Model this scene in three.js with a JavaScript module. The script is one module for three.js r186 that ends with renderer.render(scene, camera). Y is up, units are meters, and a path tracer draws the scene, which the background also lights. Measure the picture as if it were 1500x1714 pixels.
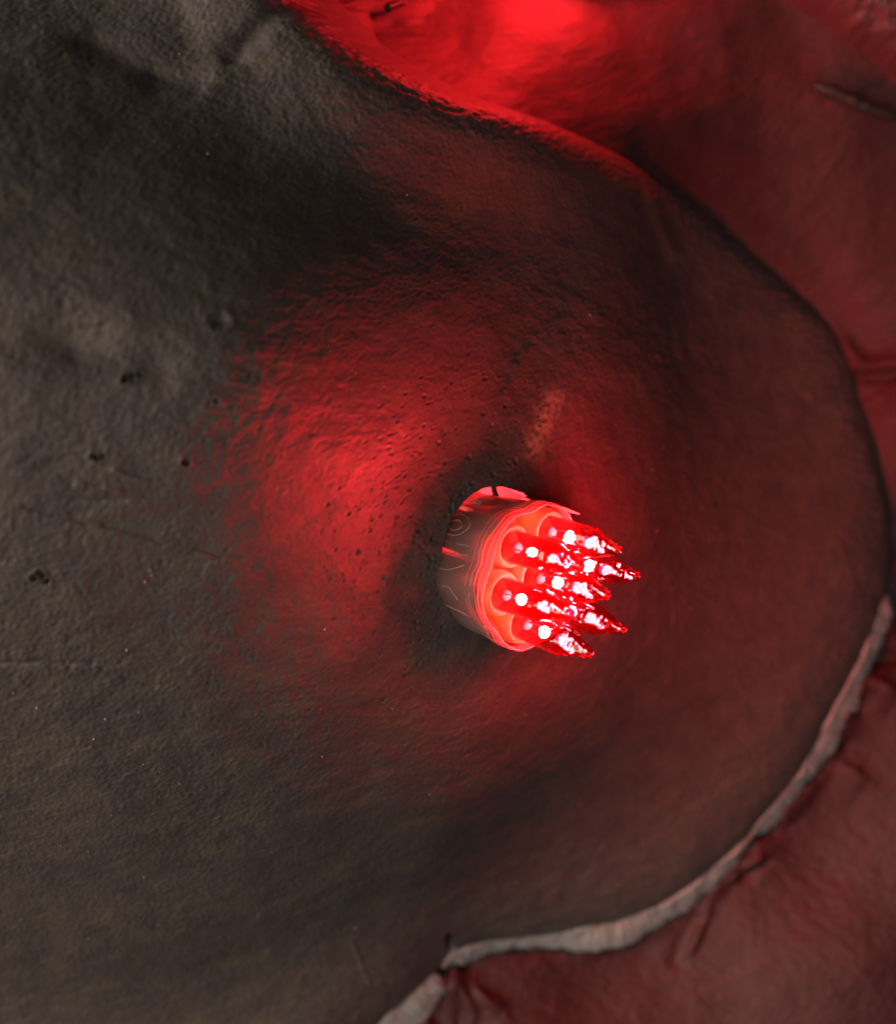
import * as THREE from 'three';
import { ImprovedNoise } from 'three/addons/math/ImprovedNoise.js';
import { mergeGeometries } from 'three/addons/utils/BufferGeometryUtils.js';
import { RectAreaLightUniformsLib } from 'three/addons/lights/RectAreaLightUniformsLib.js';

// ---------------------------------------------------------------- camera, light, exposure
// Lengths below are written in eighths of a millimetre (S metres each): x right, y down, z towards the viewer.
const S = 0.000125, DIST = 2400;
const P = (x, y, z) => new THREE.Vector3((x - 750) * S, (857 - y) * S, z * S);

const scene = new THREE.Scene();
scene.background = new THREE.Color(0x000000);
const camera = new THREE.PerspectiveCamera(2 * Math.atan(857 / DIST) * 180 / Math.PI, 897 / 1024, 0.01, 20);
camera.position.copy(P(750, 857, DIST));
camera.lookAt(P(750, 857, 0));
camera.focus = (DIST - 60) * S;
camera.userData.fStop = 9;
scene.add(camera);

const renderer = new THREE.WebGLRenderer();
renderer.toneMapping = THREE.LinearToneMapping;
renderer.toneMappingExposure = 1.1;
renderer.shadowMap.enabled = true;
RectAreaLightUniformsLib.init();

function roomLight(color, intensity, w, h, at, target) {
  const l = new THREE.RectAreaLight(color, intensity, w, h);
  l.position.copy(at); l.lookAt(target); scene.add(l);
}
const AIM = P(450, 900, 0);
roomLight(new THREE.Color(1.0, 0.86, 0.68), 9.0, 0.7, 0.7, new THREE.Vector3(-1.20, 0.04, 0.72), AIM);    // warm room light from the left
roomLight(new THREE.Color(0.70, 0.86, 1.0), 6.5, 0.4, 0.4, new THREE.Vector3(-1.15, 0.75, 0.20), AIM);    // cool light from above left
roomLight(new THREE.Color(1.0, 0.88, 0.80), 1.7, 0.9, 0.9, new THREE.Vector3(-0.25, -0.45, 1.25), AIM);    // weak light of the room behind the camera

// ---------------------------------------------------------------- helpers
let seed = 20241;
const rnd = () => { seed |= 0; seed = seed + 0x6D2B79F5 | 0; let t = Math.imul(seed ^ seed >>> 15, 1 | seed); t = t + Math.imul(t ^ t >>> 7, 61 | t) ^ t; return ((t ^ t >>> 14) >>> 0) / 4294967296; };
const range = (a, b) => a + (b - a) * rnd();
const perlin = new ImprovedNoise();
const N = (x, y, z = 0) => perlin.noise(x + 311.7, y + 173.3, z + 71.9);
const fbm = (x, y, z, o = 3) => { let a = 0, g = 1, t = 0; for (let i = 0; i < o; i++) { a += g * N(x, y, z); t += g; g *= 0.5; x *= 2.03; y *= 2.03; z *= 2.03; } return a / t; };
const clamp = (v, a, b) => Math.max(a, Math.min(b, v));
const smooth = (a, b, v) => { const t = clamp((v - a) / (b - a), 0, 1); return t * t * (3 - 2 * t); };
const gauss = (v, s) => Math.exp(-v * v / (2 * s * s));
const std = (o) => new THREE.MeshStandardMaterial(o);
const phys = (o) => new THREE.MeshPhysicalMaterial(o);
const rgb = (r, g, b) => new THREE.Color().setRGB(r, g, b);

const names = {};
const numbered = (n) => { const k = names[n] = (names[n] ?? -1) + 1; return k ? `${n}_${String(k).padStart(3, '0')}` : n; };
function tag(o, label, category, extra = {}) { Object.assign(o.userData, { label, category }, extra); return o; }
function thing(name, label, category, extra) { const g = new THREE.Group(); g.name = numbered(name); tag(g, label, category, extra); scene.add(g); return g; }
function mesh(name, geometry, material, parent) {
  const m = new THREE.Mesh(geometry, material);
  m.name = name; m.castShadow = m.receiveShadow = true; parent.add(m); return m;
}
// piecewise-linear slope -> height table (integrated), for the long profile of the shell
function profile(points, step = 5) {
  const lo = points[0][0], hi = points[points.length - 1][0], n = Math.ceil((hi - lo) / step), tab = new Float64Array(n + 1);
  const slope = (p) => { for (let i = 1; i < points.length; i++) if (p <= points[i][0]) { const [a, s] = points[i - 1], [b, t] = points[i]; const k = smooth(0, 1, (p - a) / (b - a)); return s + (t - s) * k; } return points[points.length - 1][1]; };
  for (let i = 1; i <= n; i++) tab[i] = tab[i - 1] + slope(lo + (i - 0.5) * step) * step;
  const at = (p) => { const t = clamp((p - lo) / step, 0, n - 1e-6), i = Math.floor(t); return tab[i] + (tab[i + 1] - tab[i]) * (t - i); };
  const zero = at(0);
  return (p) => at(p) - zero;
}

// ---------------------------------------------------------------- shape of the shell
const HOLE = { x: 833, y: 932, a: 92, b: 118 };
// outline of the shell where it meets the skin around it: [photo x, photo y, depth there]
const along = profile([[-1400, 0.25], [-1000, -0.16], [-800, -0.30], [-620, -0.42], [-430, -0.52], [-300, -0.62], [-150, -0.72], [0, -0.84], [140, -1.35], [400, -1.35], [700, -1.15], [900, -1.15]]);
function bodyShape(x, y) {        // the swelling itself, without its rounded edge
  const dx = x - HOLE.x, dy = y - HOLE.y, p = dx * 0.962 + dy * 0.27, q = -dx * 0.27 + dy * 0.962, far = Math.max(0, Math.abs(q) - (q > 0 ? 520 : 440)), qq = q * q - far * far;
  let z = along(p) - qq * (q > 0 ? 1 / 1000 : 1 / 1350);
  z += 150 * smooth(-30, -470, p) * smooth(-1900, -620, p) * Math.exp(-Math.pow((q + 230) / (q > -230 ? 330 : 350), 2));     // the wall that rises left of the hole
  z += 18 * fbm(x / 300, y / 300, 4.2, 2) * smooth(100, 260, Math.hypot(dx, dy));
  return z < -450 ? -450 - 420 * (1 - Math.exp((z + 450) / 420)) : z;
}
const EDGE = [
  [420, -60], [500, 40], [570, 105], [720, 185], [900, 238], [1050, 288], [1150, 348], [1250, 436], [1345, 520],
  [1400, 585], [1425, 670], [1462, 780], [1492, 900], [1482, 1010], [1448, 1095], [1400, 1190], [1345, 1290], [1262, 1390], [1170, 1478], [1060, 1540],
  [920, 1568], [770, 1592], [715, 1650], [640, 1722], [560, 1850],
].map(([x, y]) => { let z = -400, X, Y; for (let i = 0; i < 12; i++) { const k = (DIST - z) / DIST; X = 750 + (x - 750) * k; Y = 857 + (y - 857) * k; z = 0.5 * z + 0.5 * (bodyShape(X, Y) - 88 + 50 * smooth(1000, 700, Y)); } return new THREE.Vector3(X, Y, z); });
const OUT = new THREE.CatmullRomCurve3(EDGE, false, 'centripetal').getSpacedPoints(110).map((v) => [v.x, v.y, v.z]);
const POLY = [...OUT, [500, 2600, -500], [-1200, 2600, -500], [-1200, -900, -500], [400, -900, -400]];
const ROUND = OUT.map(([x, y, z]) => [Math.atan2(y - 930, x - 420), z]);
function contact(x, y) {          // depth at which shell and skin meet, in that direction from the middle
  const a = Math.atan2(y - 930, x - 420);
  if (a <= ROUND[0][0]) return ROUND[0][1];
  for (let i = 1; i < ROUND.length; i++) if (a <= ROUND[i][0]) { const [p, u] = ROUND[i - 1], [q, v] = ROUND[i]; return u + (v - u) * (a - p) / (q - p || 1); }
  return ROUND[ROUND.length - 1][1];
}
function outline(x, y) {          // signed distance to the outline, positive inside the shell
  let best = 1e9, inside = false;
  for (let i = 0, j = POLY.length - 1; i < POLY.length; j = i++) {
    const [x0, y0] = POLY[j], [x1, y1] = POLY[i], ex = x1 - x0, ey = y1 - y0;
    const t = clamp(((x - x0) * ex + (y - y0) * ey) / (ex * ex + ey * ey), 0, 1), dx = x - x0 - ex * t, dy = y - y0 - ey * t;
    best = Math.min(best, dx * dx + dy * dy);
    if ((y0 > y) !== (y1 > y) && x < x0 + (y - y0) / (y1 - y0) * ex) inside = !inside;
  }
  return (inside ? 1 : -1) * Math.sqrt(best);
}
// pits: [x, y, radius, depth]
const PITS = [], onShell = (x, y) => { let X = x, Y = y; for (let i = 0; i < 8; i++) { const k = 1 - bodyShape(X, Y) / DIST; X = 750 + (x - 750) * k; Y = 857 + (y - 857) * k; } return [X, Y]; };
const PIT = (x, y, r, d) => PITS.push([...onShell(x, y), r, d]);
for (let i = 0; i < 760; i++) {
  const a = range(Math.PI * 0.72, Math.PI * 1.62), r = 1 + Math.pow(rnd(), 1.4) * 1.75;
  const x = HOLE.x + Math.cos(a) * HOLE.a * r * 1.1, y = HOLE.y + Math.sin(a) * HOLE.b * r;
  PITS.push([x, y, rnd() < 0.06 ? range(3.6, 5.2) : range(1.9, 3.3), range(0.9, 1.6)]);
}
for (let i = 0; i < 90; i++) PIT(range(520, 900), range(1080, 1360), range(1.8, 3.2), range(-0.9, -0.5));   // small pimples below
PIT(367, 537, 14, 0.6); PIT(103, 508, 8, 0.4);
const torn = (x, y, r, n, d) => { for (let i = 0; i < n; i++) PIT(x + range(-r, r) * 1.3, y + range(-r, r) * 0.7, range(3.5, 6.5), range(1.8, 3.0)); };
torn(220, 629, 11, 7); torn(165, 768, 8, 4); torn(66, 967, 12, 8); torn(308, 775, 4, 2); torn(360, 672, 3, 1);
const CELL = 24, pitGrid = new Map();
for (const p of PITS) for (let i = -1; i <= 1; i++) for (let j = -1; j <= 1; j++) { const k = (Math.floor(p[0] / CELL) + i) * 10000 + Math.floor(p[1] / CELL) + j; (pitGrid.get(k) ?? pitGrid.set(k, []).get(k)).push(p); }
function segment(x, y, x0, y0, x1, y1) { const ex = x1 - x0, ey = y1 - y0, t = clamp(((x - x0) * ex + (y - y0) * ey) / (ex * ex + ey * ey), 0, 1); return [Math.hypot(x - x0 - ex * t, y - y0 - ey * t), t]; }
const GROOVES = [   // x0, y0, x1, y1, width, depth
  [40, 850, 170, 880, 4, 4], [170, 880, 400, 938, 4, 5], [-40, 1108, 150, 1112, 5, 4], [150, 1112, 260, 1150, 4, 3], [-90, 540, 110, 572, 46, 13], [110, 572, 260, 615, 40, 9],
  [130, 812, 200, 820, 5, -5], [190, 790, 245, 806, 4, -4], [120, 835, 210, 836, 4, 3], [140, 545, 170, 545, 4, 3],
  [1095, 335, 1125, 420, 24, -7], [880, 590, 850, 660, 14, -5], [300, -60, 322, 130, 30, 6], [150, 75, 265, 128, 34, 15], [265, 128, 330, 150, 26, 8], [340, 160, 395, 130, 22, -5], [400, 110, 520, 20, 22, 14],
  [1110, 1545, 1165, 1530, 5, -5], [590, 1580, 620, 1650, 5, -3], [690, 1330, 860, 1240, 40, 3], [752, 1572, 762, 1625, 7, 60], [762, 1625, 772, 1680, 7, 50],
].map(([a, b, c, e, w, h]) => [...onShell(a, b), ...onShell(c, e), w, h]);
function shellShape(x, y) {       // smooth height only
  const d = outline(x, y), up = smooth(1000, 700, y), R = 170, k = clamp(1 - d / R, 0, 4);
  const low = k < 0.985 ? R * 0.55 * (1 - Math.sqrt(1 - k * k)) : R * 0.55 * (1 - Math.sqrt(1 - 0.985 * 0.985)) + (k - 0.985) * R * 4;
  const high = 1.35 * 20 * Math.log(1 + Math.exp(clamp(-d / 20, -30, 30)));     // above, the shell folds over a blunt ridge
  const z = bodyShape(x, y) - low + (low - high + 118 * gauss(d - 22, d > 22 ? 95 : 48) * smooth(1150, 800, x)) * up;
  return [z, d];
}
const ease = (r) => r < 1 ? (1 - r * r) * (1 - r * r) : 0;
function shellHeight(x, y) {
  let [z, d] = shellShape(x, y);
  const near = gauss(Math.hypot(x - HOLE.x, y - HOLE.y), 220), rough = 0.5 + 0.5 * smooth(-0.25, 0.3, N(x / 170, y / 170, 9)), h = z * 0.8;
  // leathery grain: irregular crinkles, pebbling and a fine tooth
  const wx = 9 * N(x / 34, y / 34, h / 34 + 31), wy = 9 * N(x / 34, y / 34, h / 34 + 47);
  const a = N((x + wx) / 12.5, (y + wy) / 9.5, h / 11), b = N((x - wy) / 7.2, (y + wx) / 6.2, h / 7);
  z += (1.0 * (0.5 - Math.abs(a) * 2) + 1.0 * b) * (0.5 + 0.5 * rough) * (1 - 0.5 * near);
  z += 1.1 * N(x / 5.2, y / 5.2, h / 5.2) * (1 - 0.4 * near);
  z += 3.4 * fbm(x / 60, y / 45, 8 + h / 60, 2) + 1.6 * N((x + 2 * wx) / 26, (y + 2 * wy) / 19, 12 + h / 24) * rough;
  if (y < 900 && d < 110) z += (7 * N(x / 15, y / 11, 91) + 4 * N(x / 7, y / 6, 92)) * gauss(d + 10, 45) * 0.7;
  const list = pitGrid.get(Math.floor(x / CELL) * 10000 + Math.floor(y / CELL));
  if (list) for (const [px, py, r, dep] of list) { const t = Math.hypot(x - px, y - py) / r; if (t < 1.5) z -= dep * r * ease(t) - Math.abs(dep) * 0.18 * r * gauss(t - 1.2, 0.16); }
  for (const [x0, y0, x1, y1, w, dep] of GROOVES) {
    if (x < Math.min(x0, x1) - 3 * w || x > Math.max(x0, x1) + 3 * w || y < Math.min(y0, y1) - 3 * w || y > Math.max(y0, y1) + 3 * w) continue;
    const [g, t] = segment(x + 5 * N(x / 25, y / 25, 61), y + 5 * N(x / 25, y / 25, 62), x0, y0, x1, y1);
    z -= dep * gauss(g, w * 0.6);
  }
  return [z, d];
}
const holeR = (a) => { const c = Math.cos(a) / HOLE.a, s = Math.sin(a) / HOLE.b; return (1 / Math.sqrt(c * c + s * s)) * (1 + 0.035 * N(Math.cos(a) * 3, Math.sin(a) * 3, 88) + 0.02 * N(Math.cos(a) * 9, Math.sin(a) * 9, 81) + 0.05 * gauss(a + 0.95, 0.25) * N(a * 30, 4, 2)); };

// grid of heights -> mesh geometry; keep(x, y, z, d) drops what lies outside; hole cuts the opening
function sheet(x0, x1, y0, y1, step, height, paint, hole, keep) {
  const nx = Math.round((x1 - x0) / step) + 1, ny = Math.round((y1 - y0) / step) + 1, pos = new Float32Array(nx * ny * 3), col = new Float32Array(nx * ny * 3), ok = new Uint8Array(nx * ny).fill(1);
  for (let j = 0, i = 0; j < ny; j++) for (let k = 0; k < nx; k++, i++) {
    let x = x0 + k * step, y = y0 + j * step;
    if (hole) {
      const dx = x - HOLE.x, dy = y - HOLE.y, r = Math.hypot(dx, dy);
      if (r < 140) { const a = Math.atan2(dy, dx), h = holeR(a); if (r < h) { ok[i] = 2; if (r > h - step * 1.6) { x = HOLE.x + Math.cos(a) * h; y = HOLE.y + Math.sin(a) * h; } } }
    }
    const [z, d] = height(x, y);
    if (keep && !keep(x, y, z, d)) ok[i] = 0;
    const w = P(x, y, z); pos[i * 3] = w.x; pos[i * 3 + 1] = w.y; pos[i * 3 + 2] = w.z;
    paint(x, y, z, d, col, i * 3);
  }
  const idx = [];
  const tri = (a, b, c) => { if (ok[a] && ok[b] && ok[c] && !(ok[a] === 2 && ok[b] === 2 && ok[c] === 2)) idx.push(a, b, c); };
  for (let j = 0; j < ny - 1; j++) for (let k = 0; k < nx - 1; k++) { const a = j * nx + k, b = a + 1, c = a + nx, e = c + 1; tri(a, c, b); tri(b, c, e); }
  const g = new THREE.BufferGeometry();
  g.setAttribute('position', new THREE.BufferAttribute(pos, 3)); g.setAttribute('color', new THREE.BufferAttribute(col, 3)); g.setIndex(idx);
  g.computeVertexNormals();
  return g;
}

// ---------------------------------------------------------------- the shell
const hide = std({ color: 0xffffff, vertexColors: true, roughness: 0.62, metalness: 0 });
const shell = thing('domed_shell', 'large dark brown leathery dome with a round hole holding the red bulbs', 'shell');
const SCUFF = [...onShell(928, 668), ...onShell(893, 752)];
const paintShell = (x, y, z, d, c, i) => {
  const m = fbm(x / 70, y / 55, 12, 3), f = N(x / 6, y / 6, 14), tan = 0.75 * gauss(segment(x, y, ...SCUFF)[0], 12) * smooth(-0.6, 0.35, N(x / 7, y / 10, 19) + 0.35 * N(x / 30, y / 30, 5));
  const olive = smooth(-0.1, 0.4, m + 0.25 * N(x / 14, y / 10, 23));
  let k = 0.108 * (1 + 0.24 * m + 0.2 * f + 0.22 * N(x / 3.4, y / 3.4, z / 4));
  const r = k * (1.15 + 0.04 * olive), g = k * (0.90 + 0.07 * olive), b = k * (0.84 - 0.06 * olive);
  c[i] = r + tan * 0.36; c[i + 1] = g + tan * 0.30; c[i + 2] = b + tan * 0.15;
};
mesh('hide', sheet(-260, 1830, -330, 2080, 2.2, shellHeight, paintShell, true, (x, y, z, d) => d > (y < 800 ? -220 : -90)), hide, shell);

// axis of the bulb bundle, and the frame across it
const AX = new THREE.Vector3(0.685, 0.193, 0.703).normalize();                       // in x right, y down, z near
const E1 = new THREE.Vector3(0.27, -0.962, 0).addScaledVector(AX, -(0.27 * AX.x - 0.962 * AX.y)).normalize();
const E2 = new THREE.Vector3().crossVectors(AX, E1).multiplyScalar(-1);
if (E2.x < 0) E2.negate();
const CEN = new THREE.Vector3(897, 964, 84);
const bundle = (u, v, t) => CEN.clone().addScaledVector(E1, u).addScaledVector(E2, v).addScaledVector(AX, t);
{ // wall of the hole, going inwards, ragged at its inner edge
  const n = 260, rows = 9, pos = [], col = [], idx = [];
  for (let j = 0; j < rows; j++) for (let i = 0; i <= n; i++) {
    const a = i / n * Math.PI * 2, h = holeR(a), x = HOLE.x + Math.cos(a) * h, y = HOLE.y + Math.sin(a) * h, t = j / (rows - 1);
    const [z] = shellHeight(x, y), deep = (26 + 9 * N(Math.cos(a) * 12, Math.sin(a) * 12, 3)) * t, swell = 1 + 0.03 * N(Math.cos(a) * 6, Math.sin(a) * 6, t * 3) * t;
    const w = P(HOLE.x + (x - HOLE.x) * swell - AX.x * deep, HOLE.y + (y - HOLE.y) * swell - AX.y * deep, z - AX.z * deep);
    pos.push(w.x, w.y, w.z); paintShell(x + deep, y + deep, 0, 0, col, col.length);
    if (j && i) { const q = j * (n + 1) + i; idx.push(q, q - 1, q - n - 2, q, q - n - 2, q - n - 1); }
  }
  const g = new THREE.BufferGeometry(); g.setAttribute('position', new THREE.Float32BufferAttribute(pos, 3)); g.setAttribute('color', new THREE.Float32BufferAttribute(col, 3)); g.setIndex(idx); g.computeVertexNormals();
  mesh('hole_edge', g, hide, shell);
}

// ---------------------------------------------------------------- the skin round the shell
const FOLDS = [];
const onSkin = (x, y) => { let X = x, Y = y; for (let i = 0; i < 12; i++) { const k = 1 - skinHeight(X, Y)[0] / DIST; X = 0.5 * X + 0.5 * (750 + (x - 750) * k); Y = 0.5 * Y + 0.5 * (857 + (y - 857) * k); } return [X, Y]; };
function skinHeight(x, y) {
  const d = -outline(x, y), up = smooth(1060, 780, y);
  let z = contact(x, y) - 20 - 1.5 * Math.max(0, -d) + 40 * fbm(x / 420, y / 420, 33, 2) * smooth(0, 120, d);
  z += (1 - up) * (60 * smooth(60, 420, d) + 30 * gauss(d - 20, 26) * smooth(-0.3, 0.4, N(x / 80, y / 80, 44)));
  z += up * (-2 + (-660 - contact(x, y)) * (1 - Math.exp(-Math.max(d, 0) / 300)));
  for (const [x0, y0, x1, y1, w, h] of FOLDS) {
    const [g, t] = segment(x + 9 * N(x / 70, y / 70, 71), y + 9 * N(x / 70, y / 70, 72), x0, y0, x1, y1);
    if (g < 5 * w) { const side = (x - x0) * (y1 - y0) - (y - y0) * (x1 - x0); z += h * (h > 0 ? Math.exp(-Math.pow(g / (w * (side > 0 ? 0.55 : 1.6)), 1.5)) * (0.35 + 0.65 * Math.sin(Math.PI * clamp(t, 0.02, 0.98))) : gauss(g, w * 0.7)); }
  }
  const ang = up * -0.45 + (1 - up) * 0.5, c = Math.cos(ang), s = Math.sin(ang), u = x * c + y * s, v = -x * s + y * c;
  z += (1 - 0.45 * up) * (3.2 * fbm(u / 60, v / 22, 6, 3) + 2.0 * N(u / 17, v / 11, 16) + 1.2 * N(x / 7, y / 7, 26)) + 5 * fbm(x / 90, y / 90, 3, 2);
  const strokes = up * smooth(240, 40, Math.hypot(x - 560, y + 60));
  if (strokes > 0) { const a = Math.atan2(y + 60, x - 540); z += strokes * 4 * N(a * 9, Math.hypot(x - 560, y + 60) / 90, 7); }
  return [z, d];
}
const folds = [ // x0, y0, x1, y1, width, height
  [765, 1615, 790, 1700, 12, 44], [795, 1645, 845, 1690, 10, 30], [690, 1675, 735, 1740, 12, 30], [1450, 1125, 1510, 1165, 16, 34], [1445, 1130, 1425, 1185, 12, 34], [1238, 1455, 1280, 1425, 13, 36], [1185, 1530, 1150, 1600, 9, 24], [1400, 1270, 1460, 1310, 12, 14],
  [1440, 1107, 1520, 1098, 8, -44], [1385, 1240, 1415, 1247, 6, -26], [775, 1610, 770, 1730, 8, -36], [1240, 1468, 1280, 1446, 6, -28], [1165, 1540, 1130, 1610, 8, -24], [1000, 1640, 1200, 1600, 40, -14], [1300, 1600, 1460, 1520, 60, 16], [1380, 1420, 1500, 1330, 40, -16],
  [1420, 620, 1520, 600, 14, 30], [1410, 560, 1440, 620, 14, 26], [1470, 662, 1530, 640, 11, 30], [1420, 634, 1500, 628, 7, -34], [760, 60, 1050, 20, 90, 26], [1020, 150, 1320, 60, 46, -22], [640, 30, 560, 80, 16, -26],
].map(([a, b, c, e, w, h]) => [...onSkin(a, b), ...onSkin(c, e), w * (h < 0 ? 2.2 : 2), h < 0 ? h * 0.6 : h]);
FOLDS.push(...folds);
const paintSkin = (x, y, z, d, c, i) => {
  const m = fbm(x / 80, y / 60, 52, 3), f = N(x / 7, y / 7, 54), k = 0.056 * (1 + 0.25 * m + 0.16 * f);
  c[i] = k * 1.55; c[i + 1] = k * 0.52; c[i + 2] = k * 0.54;
};
const skin = thing('wrinkled_skin', 'matte red lit skin wrapping round the right side of the dark dome', 'skin');
mesh('skin_surface', sheet(200, 2150, -720, 2250, 4, skinHeight, paintSkin, false, (x, y, z, d) => d > -150), hide, skin);

// ---------------------------------------------------------------- bulbs
const glassRed = phys({ color: rgb(0.92, 0.034, 0.07), roughness: 0.04, metalness: 0, transmission: 1, thickness: 0, ior: 1.5, side: THREE.DoubleSide });
const glowing = std({ color: 0x000000, emissive: rgb(1, 0.74, 0.46), emissiveIntensity: 800 });
const wireMetal = std({ color: rgb(0.55, 0.5, 0.45), metalness: 1, roughness: 0.3 });
const socketPlastic = phys({ color: rgb(0.62, 0.44, 0.18), roughness: 0.75, transmission: 0.48, thickness: 0, side: THREE.DoubleSide });
const beadGlass = std({ color: rgb(0.35, 0.3, 0.28), roughness: 0.25 });

const UNIT = (x, y, z) => new THREE.Vector3(x, y, z).multiplyScalar(S);
function bulbGlass(variant) {     // stands along +z: neck at -22, tip at 172
  const prof = [[-22, 24], [-8, 26], [15, 26.5], [60, 26.5], [84, 25.5], [102, 23], [120, 19], [136, 14.5], [148, 11], [156, 9.4], [163, 8.8], [168, 7.2], [171, 4.4], [172.5, 0.2]];
  const n = 30, rows = 46, pos = [], idx = [];
  const rad = (t) => { for (let i = 1; i < prof.length; i++) if (t <= prof[i][0]) { const [a, r] = prof[i - 1], [b, q] = prof[i]; return r + (q - r) * (t - a) / (b - a); } return 0.2; };
  for (let j = 0; j <= rows; j++) { const t = -22 + 194.5 * Math.pow(j / rows, 0.85), along = t < 20 ? t : 20 + (t - 20) * 0.82; for (let i = 0; i <= n; i++) {
    const a = i / n * Math.PI * 2, w = smooth(62, 105, t) * smooth(173, 160, t);
    const r = rad(t) * (1 + w * (0.09 * N(Math.cos(a) * 2.2, Math.sin(a) * 2.2, t / 11 + variant * 7) + 0.06 * Math.cos(6 * a + t / 14 + variant) + 0.05 * N(Math.cos(a) * 4, Math.sin(a) * 4, t / 6 + variant * 3)));
    pos.push(r * Math.cos(a) * S, r * Math.sin(a) * S, along * S);
    if (j && i) { const q = j * (n + 1) + i; idx.push(q - n - 2, q - 1 - 0, q, q - n - 2, q, q - n - 1); }
  } }
  const g = new THREE.BufferGeometry(); g.setAttribute('position', new THREE.Float32BufferAttribute(pos, 3)); g.setIndex(idx); g.computeVertexNormals(); return g;
}
const glassShapes = [0, 1, 2].map(bulbGlass);
class Coil extends THREE.Curve { getPoint(t, o = new THREE.Vector3()) { const a = t * Math.PI * 2 * 5, r = 7.6 * Math.sqrt(Math.sin(Math.PI * (0.04 + 0.92 * t))); return o.set((t - 0.5) * 15 * S, Math.cos(a) * r * S, (34 + Math.sin(a) * r + 3 * Math.cos((t - 0.5) * 3)) * S); } }
const coilShape = new THREE.TubeGeometry(new Coil(), 90, 0.95 * S, 6);
const leadShape = (s) => new THREE.TubeGeometry(new THREE.CatmullRomCurve3([UNIT(s * 4, 0, -40), UNIT(s * 4.5, 0, -5), UNIT(s * 7, 0, 12), UNIT(s * 10, 0, 36)]), 14, 1.1 * S, 6);
const leads = [leadShape(-1), leadShape(1)];
const beadShape = new THREE.LatheGeometry([[0.01, -9], [6, -8], [9, -3], [9.5, 2], [7, 7], [0.01, 9]].map(([r, y]) => new THREE.Vector2(r * S, y * S)), 14).rotateX(Math.PI / 2).translate(0, 0, -2 * S);
const socketShape = new THREE.LatheGeometry([[27, -10], [26.5, -24], [26, -60], [30, -60], [34, -150], [36.5, -60], [37, -18], [36.2, -8], [34.5, -3], [31.5, -1.2], [28.6, -3], [27, -10]].map(([r, y]) => new THREE.Vector2(r * S, y * S)), 40).rotateX(Math.PI / 2);

const BULB_CD = 0.001;
function makeBulb(parent, variant, spin, cd = BULB_CD) {
  const b = mesh('bulb', glassShapes[variant % 3], glassRed, parent);
  const f = mesh('filament', coilShape, glowing, b); f.rotation.z = spin; f.scale.set(0.75 + 0.6 * rnd(), 0.8 + 0.45 * rnd(), 1); f.position.z = range(-5, 5) * S;
  for (const l of leads) mesh('lead_wire', l, wireMetal, b).rotation.z = spin;
  mesh('bead', beadShape, beadGlass, b);
  const light = new THREE.PointLight(new THREE.Color(1, 0.12, 0.2), cd, 0, 2);
  light.position.set(0, 0, 34 * S); light.castShadow = true; light.shadow.radius = 0.06; light.shadow.camera.near = 0.002; light.shadow.camera.far = 2;
  b.add(light);
  return b;
}

// ---------------------------------------------------------------- the bundle of bulbs
const HEX = [[0, 0], ...[0, 1, 2, 3, 4, 5].map((k) => [77 * Math.cos(k * Math.PI / 3), 77 * Math.sin(k * Math.PI / 3)])];
const wrapRadius = (a) => { const k = ((a % (Math.PI / 3)) + Math.PI / 3) % (Math.PI / 3) - Math.PI / 6; return 77 * Math.cos(Math.PI / 6 - Math.abs(k)) + 38; };   // hull of the six outer sockets
const tape = phys({ color: rgb(0.52, 0.34, 0.33), roughness: 0.36, transmission: 0.74, thickness: 0, ior: 1.45, side: THREE.DoubleSide });  // clear tape; its slight pink tint stands in for red glow from inside
const tapeEdge = phys({ color: rgb(0.80, 0.46, 0.42), roughness: 0.5, transmission: 0.5, thickness: 0, side: THREE.DoubleSide });  // pinkish colour imitates bulb light piped along the tape's wrinkles and edges
function sleeve(t0, t1, grow, wob, flap) {
  const n = 150, rows = 46, pos = [], idx = [];
  for (let j = 0; j <= rows; j++) for (let i = 0; i <= n; i++) {
    const a = i / n * Math.PI * 2, ca = Math.cos(a), sa = Math.sin(a), k = j / rows;
    const front = t1 + 6 * N(ca * 2.5, sa * 2.5, wob) + flap * Math.exp(-Math.pow((Math.atan2(Math.sin(a + 0.05), Math.cos(a + 0.05))) / 0.10, 2));
    const t = t0 + (front - t0) * k, tight = 0.90 + 0.10 * smooth(-170, -20, t);
    const r = (wrapRadius(a) + grow) * tight + 3.4 * N(ca * 3.2, sa * 3.2, t / 60 + wob) + 1.8 * N(ca * 9, sa * 9, t / 26 + wob * 2) + 2.2 * smooth(-14, 2, t - front + 4);
    pos.push(r * ca * S, r * sa * S, t * S);
    if (j && i) { const q = j * (n + 1) + i; idx.push(q - n - 2, q - n - 1, q, q - n - 2, q, q - 1); }
  }
  const g = new THREE.BufferGeometry(); g.setAttribute('position', new THREE.Float32BufferAttribute(pos, 3)); g.setIndex(idx); g.computeVertexNormals(); return g;
}
function onSleeve(a, t, lift) { const tight = 0.90 + 0.10 * smooth(-170, -20, t), r = (wrapRadius(a) + 4) * tight + lift; return UNIT(r * Math.cos(a), r * Math.sin(a), t); }
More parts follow.
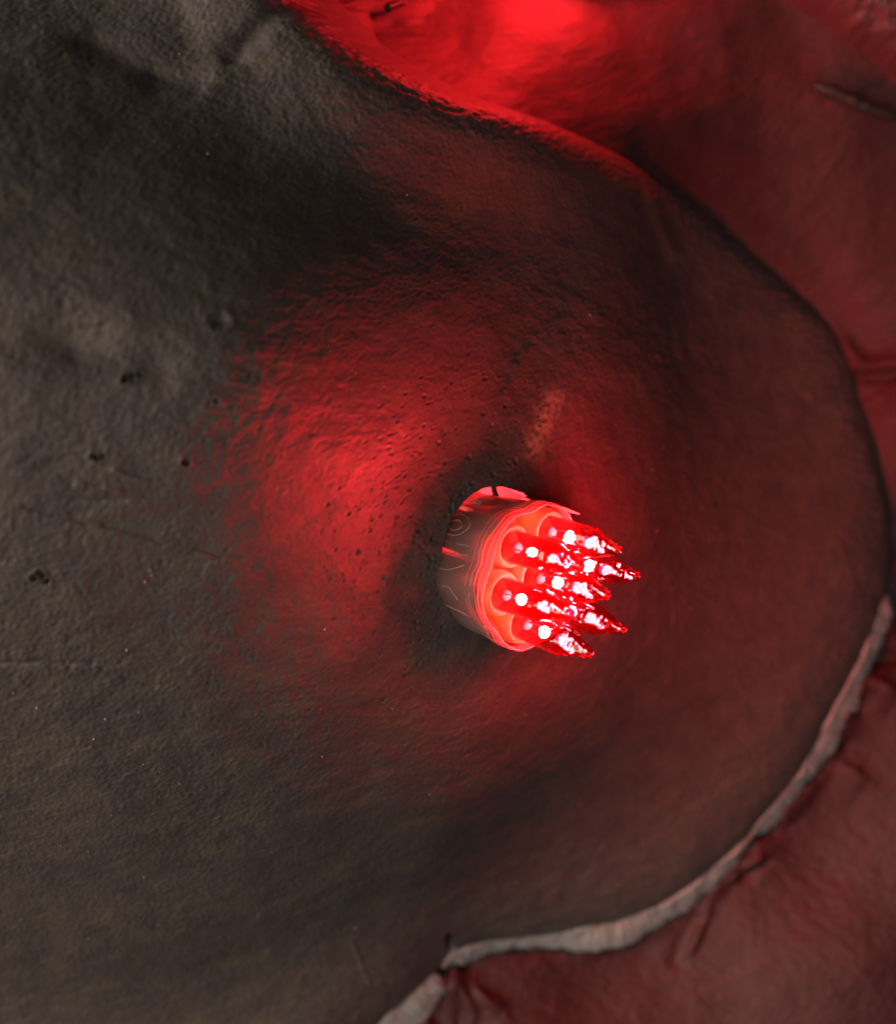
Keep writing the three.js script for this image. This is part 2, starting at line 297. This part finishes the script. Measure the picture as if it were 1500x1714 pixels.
function bundleOfBulbs(label, extra) {
  const g = thing('bulb_cluster', label, 'bulb cluster', extra);
  const s1 = mesh('tape_sleeve', sleeve(-260, -6, 2, 1, 46), tape, g);
  mesh('tape_layer', sleeve(-200, -26, 6, 5, 0), tape, s1);
  // raised wrinkles and cut edges of the clear tape, their piped red light tinted in
  const ridge = (pts, r) => mesh('tape_wrinkle', new THREE.TubeGeometry(new THREE.CatmullRomCurve3(pts.map(([a, t, l = 1.7]) => onSleeve(a, t, l))), 40, r * S, 5), tapeEdge, s1);
  for (const [t, r, ph] of [[-7, 1.7, 0], [-15, 1.2, 1], [-24, 1.3, 2], [-36, 1.0, 3], [-46, 0.8, 4]]) { const pts = []; for (let i = 0; i <= 60; i++) { const a = i / 60 * Math.PI * 2; pts.push([a, t + 7 * N(Math.cos(a) * 2.2, Math.sin(a) * 2.2, ph * 3.1), 3.5 + 2 * N(Math.cos(a) * 5, Math.sin(a) * 5, ph)]); } ridge(pts, r); }
  const L = Math.PI / 2;   // the side that faces left in the photograph
  for (const pts of [
    [[L - 0.55, -150], [L - 0.62, -110], [L - 0.45, -80], [L - 0.30, -95], [L - 0.30, -140], [L - 0.50, -152]],
    [[L - 0.45, -135], [L - 0.52, -112], [L - 0.42, -98], [L - 0.34, -112], [L - 0.42, -138]],
    [[L - 0.2, -165], [L - 0.16, -120], [L - 0.18, -60]], [[L + 0.02, -160], [L + 0.0, -110], [L - 0.05, -62]],
    [[L + 0.02, -160], [L + 0.22, -140], [L + 0.24, -100], [L + 0.10, -62]], [[L - 0.9, -170], [L - 0.8, -110], [L - 0.55, -50]], [[L + 0.5, -110], [L + 0.48, -90], [L + 0.62, -70]],
    [[L - 1.2, -150], [L - 1.0, -100], [L - 0.9, -40]], [[L + 1.0, -160], [L + 0.9, -90], [L + 0.95, -30]],
  ]) ridge(pts, 1.3);
  HEX.forEach(([u, v], k) => {
    const so = mesh('socket', socketShape, socketPlastic, g); so.position.copy(UNIT(u, v, -4 + 5 * Math.sin(k * 2.3)));
    const b = makeBulb(g, k, k * 1.1 + 0.4); b.position.copy(UNIT(u, v, 3 * Math.cos(k * 1.7))); b.rotation.set(0.05 * Math.sin(k * 3.1) - v * 0.0004, 0.05 * Math.cos(k * 2.2) + u * 0.0004, k * 1.3);
  });
  return g;
}
// local axes of a bundle: x = E1, y = E2, z = AX (turned from y down to y up)
const toUp = (v) => new THREE.Vector3(v.x, -v.y, v.z);
function place(g, at, ax, e1) {
  const z = toUp(ax).normalize(), x = toUp(e1), xx = x.addScaledVector(z, -x.dot(z)).normalize(), y = new THREE.Vector3().crossVectors(z, xx);
  g.quaternion.setFromRotationMatrix(new THREE.Matrix4().makeBasis(xx, y, z)); g.position.copy(P(at.x, at.y, at.z));
}
const main = bundleOfBulbs('bundle of seven lit red pointed mini bulbs in clear tape poking from the hole');
place(main, CEN, AX, E1);
const V = (x, y, z) => new THREE.Vector3(x, y, z);
function another(label, at, ax, e1) { const c = main.clone(); c.name = numbered('bulb_cluster'); c.userData = { ...main.userData, label }; scene.add(c); place(c, at, ax, e1); return c; }
const dimGlow = glowing.clone(); dimGlow.emissiveIntensity = 340;
another('bulb bundle above the top edge lighting the upper red skin', V(1000, -340, -475), V(0.05, 0.1, 1), V(1, 0, 0)).traverse((o) => { if (o.isPointLight) o.intensity *= 0.3; if (o.name === 'filament') o.material = dimGlow; });

// ---------------------------------------------------------------- inside of the hole
const lining = std({ color: rgb(0.70, 0.46, 0.42), roughness: 0.8 });
{
  const n = 24, pos = [], idx = [];
  for (let j = 0; j <= n; j++) for (let i = 0; i <= n; i++) { const u = (i / n - 0.5) * 560, v = (j / n - 0.4) * 620, w = bundle(u, v, -300 + 5 * N(u / 50, v / 50)), p = P(w.x, w.y, w.z); pos.push(p.x, p.y, p.z); if (i && j) { const q = j * (n + 1) + i; idx.push(q, q - 1, q - n - 2, q, q - n - 2, q - n - 1); } }
  const g = new THREE.BufferGeometry(); g.setAttribute('position', new THREE.Float32BufferAttribute(pos, 3)); g.setIndex(idx); g.computeVertexNormals();
  mesh('inner_lining', g, lining, shell);
}
{
  const b = thing('hidden_bulb', 'single red mini bulb lit inside the hole behind the taped bundle', 'bulb');
  makeBulb(b, 0, 0.3, 0.003); place(b, bundle(60, 130, -240), AX, E1);
  const w = mesh('lamp_wire', new THREE.TubeGeometry(new THREE.CatmullRomCurve3([V(838, 790, -40), V(828, 815, -30), V(836, 842, -26), V(842, 880, -60)].map((p) => P(p.x, p.y, p.z))), 30, 5 * S, 8), std({ color: rgb(0.02, 0.02, 0.02), roughness: 0.5 }), scene);
  w.name = numbered('lamp_wire'); tag(w, 'short black wire crossing the red gap at the top of the hole', 'wire');
}

// ---------------------------------------------------------------- pale rim along the lower edge of the shell
const rimMat = std({ color: 0xffffff, vertexColors: true, roughness: 0.8 });
const rimCurve = new THREE.CatmullRomCurve3(EDGE.slice(11).map((v) => new THREE.Vector3(v.x, v.y, 0)), false, 'centripetal');
function rimPiece(s0, s1, width) {
  const n = Math.round((s1 - s0) * 1300), m = 20, pos = [], col = [], idx = [];
  for (let i = 0; i <= n; i++) {
    const s = s0 + (s1 - s0) * i / n, c = rimCurve.getPointAt(s), t = rimCurve.getTangentAt(s), nx = t.y, ny = -t.x;   // outwards (down right)
    const end = smooth(0, 0.06, i / n) * smooth(1, 0.94, i / n), w = width(s) * (0.42 + 0.62 * (1 + 1.4 * N(s * 9, 3, 1)) + 0.1 * N(s * 50, 7, 1)) * (0.25 + 0.75 * end);
    const zb = shellShape(c.x - nx * 14, c.y - ny * 14)[0];
    for (let j = 0; j <= m; j++) {
      const a = j / m, off = (a - 0.62) * w + (7 * N(s * 60, a * 2, 9) + 4 * N(s * 260, a * 2, 19)) * (0.4 + Math.abs(a - 0.5)), hump = Math.sin(a * Math.PI);
      const x = c.x + nx * off, y = c.y + ny * off, z = zb - 12 + hump * (9 + 0.15 * w) + 2.4 * N(s * 300, a * 5, 2) * hump + 4 * N(s * 60, a * 3, 4) * hump + 9 * gauss(a - 0.35 - 0.2 * N(s * 30, 5, 5), 0.1) - a * 18;
      const p = P(x, y, z); pos.push(p.x, p.y, p.z);
      const k = 0.44 * (1 + 0.16 * N(s * 300, a * 6, 11) + 0.2 * N(s * 60, a * 3, 12)); col.push(k * 0.94, k, k * 0.96);
      if (i && j) { const q = i * (m + 1) + j; idx.push(q, q - m - 2, q - 1, q, q - m - 1, q - m - 2); }
    }
  }
  const g = new THREE.BufferGeometry(); g.setAttribute('position', new THREE.Float32BufferAttribute(pos, 3)); g.setAttribute('color', new THREE.Float32BufferAttribute(col, 3)); g.setIndex(idx); g.computeVertexNormals(); return g;
}
mesh('pale_rim', rimPiece(0.14, 0.44, () => 78), rimMat, shell);
mesh('pale_rim', rimPiece(0.435, 0.80, (s) => 66 + 46 * gauss(s - 0.6, 0.06) + 14 * gauss(s - 0.78, 0.03)), rimMat, shell);
mesh('pale_rim', rimPiece(0.81, 0.999, () => 76), rimMat, shell);

// ---------------------------------------------------------------- swelling at the far upper right
{
  const lobe = thing('skin_lobe', 'bumpy red lit swelling of skin in the upper right corner', 'skin');
  const A = [1262, -40], B = [1540, 150], k = 1.275, q = (p) => [750 + (p[0] - 750) * k, 857 + (p[1] - 857) * k], [a, b] = [q(A), q(B)], len = Math.hypot(b[0] - a[0], b[1] - a[1]), tx = (b[0] - a[0]) / len, ty = (b[1] - a[1]) / len;
  const h = (x, y) => { const d = (x - a[0]) * ty - (y - a[1]) * tx + 8 * N(x / 90, y / 90, 1); const z = -510 + (d > 0 ? 120 * Math.sqrt(Math.min(1, d / 150) * (2 - Math.min(1, d / 150))) - 120 : -120 + d * 4) + 11 * N(x / 26, y / 20, 5) + 4 * N(x / 9, y / 9, 6); return [z, d]; };
  mesh('lobe_surface', sheet(1200, 1950, -500, 330, 4, h, paintSkin, false, (x, y, z, d) => d > -60), hide, lobe);
}
// thin dark slivers lying on the upper skin
{
  const dark = std({ color: rgb(0.035, 0.04, 0.032), roughness: 0.55 });
  const sliver = (label, pts, w) => {
    const c = new THREE.CatmullRomCurve3(pts.map(([x, y]) => { const [X, Y] = onSkin(x, y); return P(X, Y, skinHeight(X, Y)[0] + 30); }));
    const g = new THREE.TubeGeometry(c, 40, w * S, 8), p = g.attributes.position; for (let i = 0; i <= 40; i++) for (let j = 0; j <= 8; j++) { const o = i * 9 + j, m = c.getPointAt(i / 40), f = Math.min(1, 0.35 + 6 * Math.min(i, 40 - i) / 40) * (1 - 0.3 * i / 40) * (1 + 0.2 * N(i / 3, j)); p.setXYZ(o, m.x + (p.getX(o) - m.x) * f, m.y + (p.getY(o) - m.y) * f, m.z + (p.getZ(o) - m.z) * f); }
    g.computeVertexNormals(); const s = mesh('dark_sliver', g, dark, scene); s.name = numbered('dark_sliver'); tag(s, label, 'sliver');
  };
  sliver('long thin dark sliver lying on the red skin by the right edge', [[1356, 150], [1390, 162], [1440, 184], [1500, 205]], 16);
  sliver('short black sliver on the red skin at the top edge', [[646, 24], [662, 17], [680, 12]], 9);
}
// glue and torn tape at the mouth of the hole
{
  const glue = phys({ color: rgb(0.75, 0.72, 0.7), roughness: 0.3, transmission: 0.3, thickness: 0 });
  const drop = (label, x, y, z, sx, sy, sz, turn) => { const g = new THREE.SphereGeometry(1, 22, 14), p = g.attributes.position; for (let i = 0; i < p.count; i++) { const f = 1 + 0.22 * N(p.getX(i) * 1.6 + x, p.getY(i) * 1.6, p.getZ(i) * 1.6); p.setXYZ(i, p.getX(i) * f * sx * S, p.getY(i) * f * sy * S, p.getZ(i) * f * sz * S); } g.computeVertexNormals(); const m = mesh('glue_blob', g, glue, scene); m.name = numbered('glue_blob'); m.position.copy(P(x, y, z)); m.rotation.z = turn; tag(m, label, 'glue'); };
  drop('small grey glue blob at the upper left of the taped sleeve', 797, 843, 34, 10, 5, 6, 0.4);
  drop('red lit lump of glue under the lower left of the sleeve', 776, 1008, 22, 14, 7, 8, -0.8);
  drop('tiny glue bead at the left mouth of the hole', 748, 905, 62, 5, 9, 6, 0.2);
}
// dust specks on the shell: too many and too small to count
{
  const shape = new THREE.IcosahedronGeometry(1, 0), n = 100, dust = new THREE.InstancedMesh(shape, std({ color: rgb(0.55, 0.45, 0.38), roughness: 0.7 }), n), o = new THREE.Object3D();
  for (let i = 0; i < n; i++) {
    let x, y; do { x = range(0, 1480); y = range(120, 1714); } while (outline(x, y) < 60 || Math.hypot(x - HOLE.x, y - HOLE.y) < 260);
    o.position.copy(P(x, y, shellHeight(x, y)[0] + 0.8)); o.rotation.set(range(0, 6), range(0, 6), range(0, 6)); const s = range(0.8, 1.9) * S; o.scale.set(s * range(0.7, 1.7), s, s * 0.8); o.updateMatrix(); dust.setMatrixAt(i, o.matrix);
  }
  dust.name = 'dust_specks'; dust.castShadow = dust.receiveShadow = true; tag(dust, 'pale dust specks scattered over the dark dome', 'dust', { kind: 'stuff' }); scene.add(dust);
}

renderer.render(scene, camera);
